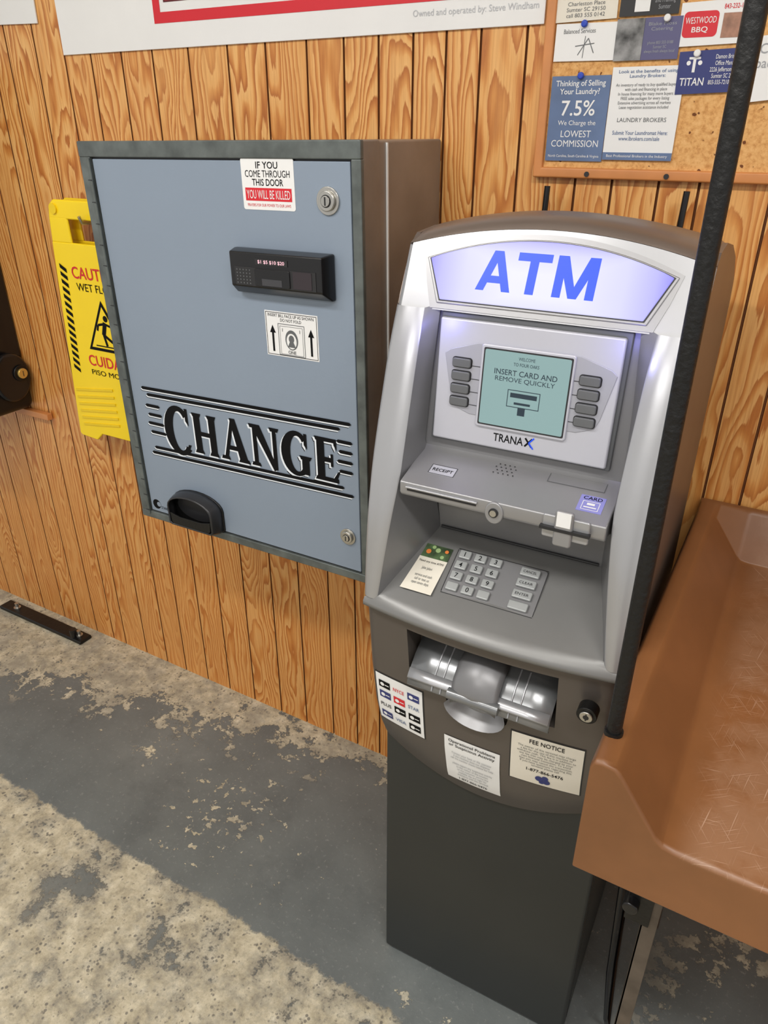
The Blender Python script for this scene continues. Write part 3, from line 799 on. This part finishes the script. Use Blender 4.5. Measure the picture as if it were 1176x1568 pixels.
for xx_ in (.118,.132,.240,.254): 
    tube('tray_rib',[tuple(CH.p(xx_,.235,-.050)),tuple(CH.p(xx_,.224,-.024)),tuple(CH.p(xx_,.206,-.001)),tuple(CH.p(xx_,.190,.0075))],.0013,M_silver,A)
tube('roller',[tuple(CH.p(.146,.200,.008)),tuple(CH.p(.226,.200,.008))],.009,M_clear,A)
rows=[]
for k_ in range(6):
    t=k_/5
    rows.append([tuple(CH.p(.186-.049*math.cos(math.radians(a_))*(1-.25*t),.170-.036*math.sin(math.radians(a_))*(1-.3*t)+.006*t,.004-.022*t)) for a_ in range(0,181,12)])
loft('cash_scoop',rows,M_surr,A)
plate('cash_scoop_floor',[(.186-.038*math.cos(math.radians(a_)),.176-.028*math.sin(math.radians(a_))) for a_ in range(0,181,12)]+[(.224,.19),(.148,.19)],CH,-.019,-.018,M_surr,A)
plate('chin_lock_ring',circ(.350,.252,.014),CH,-.006,.012,M_blkmet,A,.001)
plate('chin_lock_core',circ(.350,.252,.009),CH,.012,.015,M_steel,A,.001)
join_polys('chin_lock_slot',[circ(.350,.252,.004),rect(.349,.351,.246,.258)],CH,.0153,M_dark,A)
def chsurf(x_,s):
    z=.65+s*.995
    u=(x_-XC)/.1965;zb=ZB-ZD*max(0,1-u*u)
    t=min(1,max(0,(z-zb)/(.950-zb)));return Vector(chp(x_,t))
class Surf:
    def __init__(s,off): s.off=off
    def p(s,a,b,c=0): return chsurf(a,b)+Vector((0,-s.off-c,-.2*(s.off+c)))
def sticker(name,x0,x1,s0,s1,m,off=.0012,tilt=0):
    S_=Surf(off)
    rows=[]
    for k_ in range(9):
        s=s0+(s1-s0)*k_/8
        rows.append([tuple(S_.p(x0+(x1-x0)*i/8,s+tilt*(i/8))) for i in range(9)])
    return loft(name,rows,m,A)
def cgrid(x0,x1,s0,s1,n=5):
    return [rect(x0+(x1-x0)*i/n,x0+(x1-x0)*(i+1)/n,s0+(s1-s0)*j/n,s0+(s1-s0)*(j+1)/n) for i in range(n) for j in range(n)]
S1=Surf(.0018);S2=Surf(.0022)
sticker('card_network_sticker_backing',.002,.096,.046,.163,M_dark,.0008)
sticker('card_network_sticker',.004,.094,.048,.161,M_white,.0012)
for c_ in range(3):
    for r_ in range(4):
        x0=.010+c_*.028;x1=x0+.022;s0=.058+r_*.0245;s1=s0+.016
        mm=[M_navy,M_red,M_black,M_slate][(c_*3+r_*2+ (c_*r_)%3)%4]
        if (c_+r_)%3==1:
            text('network_name',['VISA','PLUS','STAR','NYCE'][r_],S2,(x0+x1)/2,(s0+s1)/2,.021,.008,mm,A,0,.009)
        else:
            join_polys('network_logo',cgrid(x0,x1,s0,s1,3),S1,0,mm,A)
            join_polys('network_logo_mark',[circ((x0+x1)/2-.004,(s0+s1)/2,.004),rect((x0+x1)/2+.001,x1-.002,(s0+s1)/2-.001,(s0+s1)/2+.001)],S2,0,M_white,A)
sticker('problem_notice_sticker',.132,.227,-.035,.085,M_white,.0012)
text('problem_title','Operational Problems\nor Suspicious Activity',S2,.1795,.071,.080,.018,M_black,A,0,.009)
text('problem_body','Contact your bank or the operator\nif the machine does not dispense\ncall the number shown below for help\n \nplease report any suspicious activity\nto the owner of this location\n or the customer service line\navailable day and night for\nassistance with this terminal',S2,.1795,.018,.074,.066,M_gtext,A,0)
text('problem_phone','1-877-866-5476',S2,.1795,-.024,.05,.007,M_black,A,0,.009)
sticker('fee_notice_backing',.242,.353,.040,.154,M_dark,.0008)
sticker('fee_notice_sticker',.244,.351,.042,.152,M_cream,.0013)
text('fee_title','FEE NOTICE',S2,.2975,.142,.052,.009,M_black,A,0,.009)
text('fee_body','The owner of this terminal may charge\na fee for the use of this machine to\nwithdraw cash. This fee is in addition to\nany fee that may be charged by your\nown financial institution. To avoid\nfees you may cancel the transaction.\nIf you have questions regarding this\nterminal please call',S2,.2975,.108,.088,.046,M_btn,A,0)
text('fee_phone','1-877-866-5476',S2,.2975,.077,.056,.007,M_black,A,0,.009)
join_polys('fee_logo',[circ(.290,.060,.006),circ(.299,.064,.005),circ(.301,.055,.006),circ(.294,.052,.004)],S2,0,M_navy,A)
tube('power_cable',[(.43,.05,.62),(.435,.05,.44),(.448,.045,.20),(.462,.04,.07),(.47,.06,.008),(.455,.20,.006),(.44,.40,.006)],.004,M_blk,A)
tube('antenna_left',[(.062,.447,1.30),(.066,.447,1.512)],.005,M_blk,A)
tube('antenna_right',[(.284,.441,1.30),(.290,.441,1.512)],.005,M_blk,A)
box('modem_bracket',.04,.31,.418,.455,1.28,1.31,M_blk,A,.002)

# ------------------------------------------------------------------ folding table
T=empty('laundry_folding_table',(0,0,0))
pr=[(-.092,.825),(-.092,.990),(-.088,.998),(-.080,1.0),(-.066,.998),(-.058,.990),(-.012,.923),(-.003,.916),(.010,.914),(.90,.914),(.94,.93),(.99,.99),(1.0,1.0),(1.02,1.0),(1.02,.825)]
ys=[(.611,0),(.616,.0),(1.0,0),(1.275,0),(1.285,.02),(1.318,.92),(1.326,1),(1.336,1)]
rows=[]
for yy,k_ in ys:
    r=[]
    for i,(px_,pz_) in enumerate(pr):
        z=pz_
        if 0<i<len(pr)-1: z=pz_+(1.0-pz_)*k_
        if yy==.611 and 0<i<len(pr)-1: z-=.004
        r.append((px_,yy,z))
    rows.append(r)
n=len(pr);v=[p for r in rows for p in r];f=[]
for i in range(len(rows)-1):
    for j in range(n-1): f.append((i*n+j,i*n+j+1,(i+1)*n+j+1,(i+1)*n+j))
    f.append((i*n+n-1,i*n,(i+1)*n,(i+1)*n+n-1))
f.append(tuple(range(n)));f.append(tuple(range(len(rows)*n-1,(len(rows)-1)*n-1,-1)))
mesh('table_top',v,f,M_brown,T,bevel=.003,seg=2)
def leg(x_,y_,nm):
    box(nm,x_-.011,x_+.011,y_-.002,y_+.002,.0,.83,M_leg,T,.001)
    box(nm+'_flange',x_-.011,x_-.007,y_-.002,y_+.022,.0,.83,M_leg,T,.001)
    box(nm+'_foot',x_-.02,x_+.02,y_-.02,y_+.03,0,.006,M_leg,T)
leg(.004,.75,'leg_1');leg(.92,.75,'leg_2');leg(.006,1.22,'leg_3');leg(.92,1.22,'leg_4')
box('cross_rail',.0,.92,1.215,1.235,.30,.325,M_leg,T,.002)
plate('clamp_knob',circ(-.024,.640,.011),Fr((0,.75,0),(1,0,0),(0,0,1)),-.01,.02,M_blk,T,.003)
box('clamp_bracket',-.03,.004,.745,.752,.60,.83,M_blkmet,T,.001)

# ------------------------------------------------------------------ hanging rail pole
G=empty('garment_rack',(-.081,.662,0))
tube('pole',[(0,0,.985),(0,0,2.30)],.0084,M_pole,G,8)
tube('pole_collar',[(0,0,.997),(0,0,1.003)],.0105,M_pole,G,8)
tube('rail',[(0,0,2.29),(1.06,0,2.29)],.0085,M_pole,G,8)
tube('pole_far',[(1.09,0,.99),(1.09,0,2.30)],.0085,M_pole,G,8)
tube('rail_end',[(1.05,0,2.29),(1.09,0,2.29)],.0085,M_pole,G,8)

# ------------------------------------------------------------------ bulletin board
B=empty('bulletin_board',(0,0,0))
BF=Fr((0,1.33,0),(1,0,0),(0,0,1))
plate('cork_panel',rect(-.45,.62,1.535,2.20),BF,-.012,-.002,M_cork,B)
plate('frame_bottom',rect(-.466,.64,1.524,1.540),BF,-.012,.005,M_frwood,B,.003)
plate('frame_left',rect(-.466,-.450,1.524,2.22),BF,-.012,.0052,M_frwood,B,.003)
plate('frame_right',rect(.62,.64,1.524,2.22),BF,-.012,.0052,M_frwood,B,.003)
plate('frame_top',rect(-.466,.64,2.20,2.22),BF,-.012,.005,M_frwood,B,.003)
for px_ in (-.372,-.245): plate('frame_screw',circ(px_,1.531,.004),BF,.005,.007,M_dark,B)
def card(nm,x0,x1,z0,z1,m,rot=0,c=.0005):
    cx_,cz_=(x0+x1)/2,(z0+z1)/2;cr,sr=math.cos(rot),math.sin(rot)
    P_=[(cx_+(a-cx_)*cr-(b-cz_)*sr,cz_+(a-cx_)*sr+(b-cz_)*cr) for a,b in rect(x0,x1,z0,z1)]
    return plate(nm,P_,BF,c,c+.0008,m,B)
card('business_card_1',-.451,-.356,1.745,1.80,M_cream,.02)
text('card_text','Charleston Place\nSumter SC 29150\ncall 803 555 0142',BF,-.404,1.760,.060,.020,M_btn,B,.0018)
card('business_card_2',-.352,-.266,1.747,1.80,M_dark,0)
card('business_card_2_white',-.330,-.308,1.752,1.80,M_white,0,.0012)
text('card_text','Lakeside Photo\nand Framing\nSumter',BF,-.287,1.765,.036,.022,M_gtext,B,.0018)
card('business_card_3',-.448,-.353,1.692,1.742,M_white,-.01)
text('card_text','Balanced Services',BF,-.41,1.732,.05,.006,M_btn,B,.0018)
join_polys('card_drawing',[thick((-.41,1.700),(-.395,1.722),.0012),thick((-.395,1.722),(-.385,1.702),.0012),thick((-.415,1.712),(-.385,1.715),.0012),thick((-.402,1.696),(-.40,1.725),.001)],BF,.0018,M_btn,B)
card('business_card_4',-.353,-.258,1.690,1.744,mat('dusk_purple',(88,86,124),.5),0,.0007)
card('business_card_4_photo',-.353,-.312,1.690,1.744,mat('bw_photo',(120,120,120),.5,var=.9,vscale=45),0,.0015)
text('card_text','Blake Moss\nCatering',BF,-.286,1.732,.040,.012,M_gtext,B,.0018)
text('card_text','phone 803 555 0188\nSumter SC\nalways fresh always local',BF,-.286,1.706,.044,.016,M_gtext,B,.0018)
card('business_card_5',-.262,-.166,1.706,1.760,M_white,.02)
join_polys('card_badge',[rrect(-.257,-.209,1.716,1.748,.006)],BF,.0016,M_red,B)
text('card_text','WESTWOOD',BF,-.233,1.737,.042,.008,M_white,B,.0019,.02)
text('card_text','BBQ',BF,-.233,1.725,.022,.008,M_white,B,.0019,.009)
text('card_text','843-232-1142',BF,-.187,1.752,.034,.006,M_red,B,.0018,.009)
join_polys('card_photo_block',[rect(-.203,-.172,1.714,1.744)],BF,.0018,mat('food_photo',(150,110,90),.5,var=.5,vscale=60),B)
card('business_card_6',-.254,-.160,1.645,1.700,M_navy,.03,.0016)
text('card_text','TITAN',BF,-.232,1.660,.034,.010,M_white,B,.0028,.009)
join_polys('card_emblem',[thick((-.240,1.690),(-.224,1.690),.003),thick((-.232,1.690),(-.232,1.672),.004),circ(-.240,1.684,.003),circ(-.224,1.684,.003)],BF,.0028,M_white,B)
text('card_text','Damon Brisbon\nOffice Manager\n2226 Jefferson Street\nSumter SC 29150\n803-555-7210 Office',BF,-.187,1.675,.044,.038,M_white,B,.0028)
card('note_paper',-.166,-.10,1.634,1.715,M_white,.10,.0030)
text('card_text','Call\nback',BF,-.133,1.690,.03,.03,M_gtext,B,.0045)
card('flyer_left',-.447,-.352,1.550,1.672,M_slate)
for s,zz,w_,h_,b_ in (('Thinking of Selling\nYour Laundry?',1.655,.080,.022,.012),('7.5%',1.627,.055,.022,.012),('We Charge the',1.605,.062,.009,.01),('LOWEST\nCOMMISSION',1.583,.078,.024,.014),('North Carolina, South Carolina & Virginia',1.557,.085,.005,0)):
    text('flyer_text',s,BF,-.3995,zz,w_,h_,M_white,B,.0018,b_)
card('flyer_right',-.351,-.243,1.553,1.682,M_white,0)
card('flyer_right_band',-.351,-.243,1.553,1.564,M_slate,0,.0014)
for s,zz,w_,h_,b_ in (('Look at the benefits of using\nLaundry Brokers:',1.672,.088,.012,.01),('An inventory of ready to buy qualified buyers\nwith cash and financing in place\nIn house financing for many more buyers\nFREE sales packages for every listing\nExtensive advertising across all markets\nLease negotiation assistance included',1.642,.092,.036,0),('LAUNDRY BROKERS',1.610,.075,.006,0),('Submit Your Laundromat Here:\nwww.lbrokers.com/sale',1.588,.085,.014,.008)):
    text('flyer_text',s,BF,-.297,zz,w_,h_,M_btn if b_==0 else M_slate,B,.0018,b_)
text('flyer_text','Best Professional Brokers in the Industry',BF,-.297,1.5585,.095,.005,M_white,B,.0026)
pin=mat('pin_blue',(40,70,180),.3)
for px_,pz_ in ((-.403,1.741),(-.28,1.742),(-.23,1.696),(-.40,1.672)):
    plate('push_pin',circ(px_,pz_,.005),BF,.001,.008,pin if px_<-.3 else M_white,B,.002)

# ------------------------------------------------------------------ poster
PO=empty('paper_notice',(0,0,0))
PF=Fr((0,1.341,0),(1,0,0),(0,0,1))
plate('poster_board',[(-1.602,1.742),(-.472,1.745),(-.472,2.5),(-1.602,2.5)],PF,.0,.004,M_white,PO,.001)
join_polys('poster_red_frame',[rect(-1.31,-.56,1.787,1.806),rect(-1.31,-1.291,1.787,2.44),rect(-.579,-.56,1.787,2.44),rect(-1.31,-.56,2.421,2.44)]+[rect(-1.275,-.60,1.825,1.829)],PF,.0046,M_red,PO)
join_polys('poster_inner_band',[rect(-1.28,-.59,1.822,1.835)],PF,.0044,mat('poster_dark',(90,20,26),.5),PO)
text('poster_caption','Owned and operated by: Steve Windham',PF,-.595,1.770,.225,.0125,M_ltext,PO,.0048)
text('poster_title','CAMERAS\nIN USE',PF,-.935,2.12,.5,.3,M_black,PO,.0048,.02)
P2=empty('paper_notice',(0,0,0))  # paper notice, a separate sheet left of the poster board
plate('paper_sheet',[(-2.35,1.825),(-1.672,1.806),(-1.655,2.40),(-2.35,2.40)],PF,0,.004,M_white,P2,.001)
text('paper_text','Laundry rules',PF,-1.95,2.2,.4,.05,M_gtext,P2,.0048)

# ------------------------------------------------------------------ black wall machine on the left (side face seen)
LB=empty('wall_mounted_vending_box',(0,0,0))
box('case',-2.6,-2.012,1.05,1.340,.99,1.75,M_blk,LB,.006)
box('lower_case',-2.6,-1.998,1.06,1.340,.835,1.0,M_blkmet,LB,.022,5)
SFm=Fr((-1.998,0,0),(0,1,0),(0,0,1))
plate('lock_housing',circ(1.275,.945,.060,.072),SFm,-.002,.020,M_blk,LB,.010,seg=4)
plate('lock_plate',circ(1.300,.955,.024),SFm,.020,.026,M_blkmet,LB,.002)
plate('brass_core',circ(1.300,.955,.015),SFm,.026,.034,M_brass,LB,.002)
plate('brass_slot',rect(1.299,1.301,.947,.963),SFm,.034,.0345,M_dark,LB)
box('mount_board',-2.6,-1.93,1.322,1.340,.806,.826,M_frwood,LB,.002)

FB=empty('floor_anchor_bar',(0,0,0))
box('bar',-2.37,-1.93,1.255,1.305,0,.014,M_blkmet,FB,.004)
for px_ in (-2.30,-1.965):
    tube('bolt',[(px_,1.282,.012),(px_,1.282,.034)],.007,M_steel,FB,3)
    tube('bolt_washer',[(px_,1.282,.013),(px_,1.282,.017)],.013,M_steel,FB,3)
tube('rubber_stop',[(-1.975,1.268,.012),(-1.975,1.268,.045)],.012,M_blk,FB,4)

# ------------------------------------------------------------------ lights
M_tube=mat('fluorescent_tube',(255,255,255),.5,emit=(255,250,244),estr=6)
for k_,(lx,ly) in enumerate(((-1.3,-.25),(.5,-.25),(-.4,-1.7))):
    L_=empty('ceiling_light' ,(lx,ly,2.66))
    box('fixture_body',-.62,.62,-.09,.09,.0,.04,M_ceil,L_,.005)
    for dy in(-.045,.045): tube('lamp_tube',[(-.6,dy,-.018),(.6,dy,-.018)],.016,M_tube,L_)
    la=bpy.data.lights.new('fluorescent_light','AREA');la.shape='RECTANGLE';la.size=1.2;la.size_y=.2;la.energy=(25,25,24)[k_];la.color=(1,.975,.94)
    lo=bpy.data.objects.new('fluorescent_glow',la);col.objects.link(lo);lo.parent=L_;lo.location=(0,0,-.05)
for x_ in (.066,.312):
    pl_=bpy.data.lights.new('sign_glow','POINT');pl_.energy=.05;pl_.color=(.22,.22,1);pl_.shadow_soft_size=.01
    po=bpy.data.objects.new('sign_glow_light',pl_);col.objects.link(po);po.parent=A;po.location=(x_,-.005,1.370)
w=bpy.data.worlds.new('world');scene.world=w;w.use_nodes=True
w.node_tree.nodes['Background'].inputs[0].default_value=(1,.98,.95,1);w.node_tree.nodes['Background'].inputs[1].default_value=.68

# ------------------------------------------------------------------ camera
p,r,y=math.radians(27.67),math.radians(.11),math.radians(29.72)
Fv=Vector((-math.sin(y)*math.cos(p),math.cos(y)*math.cos(p),-math.sin(p)))
R=Vector((math.cos(y),math.sin(y),0));U=R.cross(Fv)
R2=R*math.cos(r)+U*math.sin(r);U2=-R*math.sin(r)+U*math.cos(r)
cam=bpy.data.cameras.new('camera');cam.sensor_fit='HORIZONTAL';cam.sensor_width=36;cam.lens=1587.5/1659*36;cam.clip_start=.02
co=bpy.data.objects.new('camera',cam);col.objects.link(co)
M=Matrix((R2,U2,-Fv)).transposed().to_4x4();M.translation=Vector((0,0,1.6));co.matrix_world=M
scene.camera=co
scene.view_settings.view_transform='Standard'
scene.view_settings.exposure=0.0
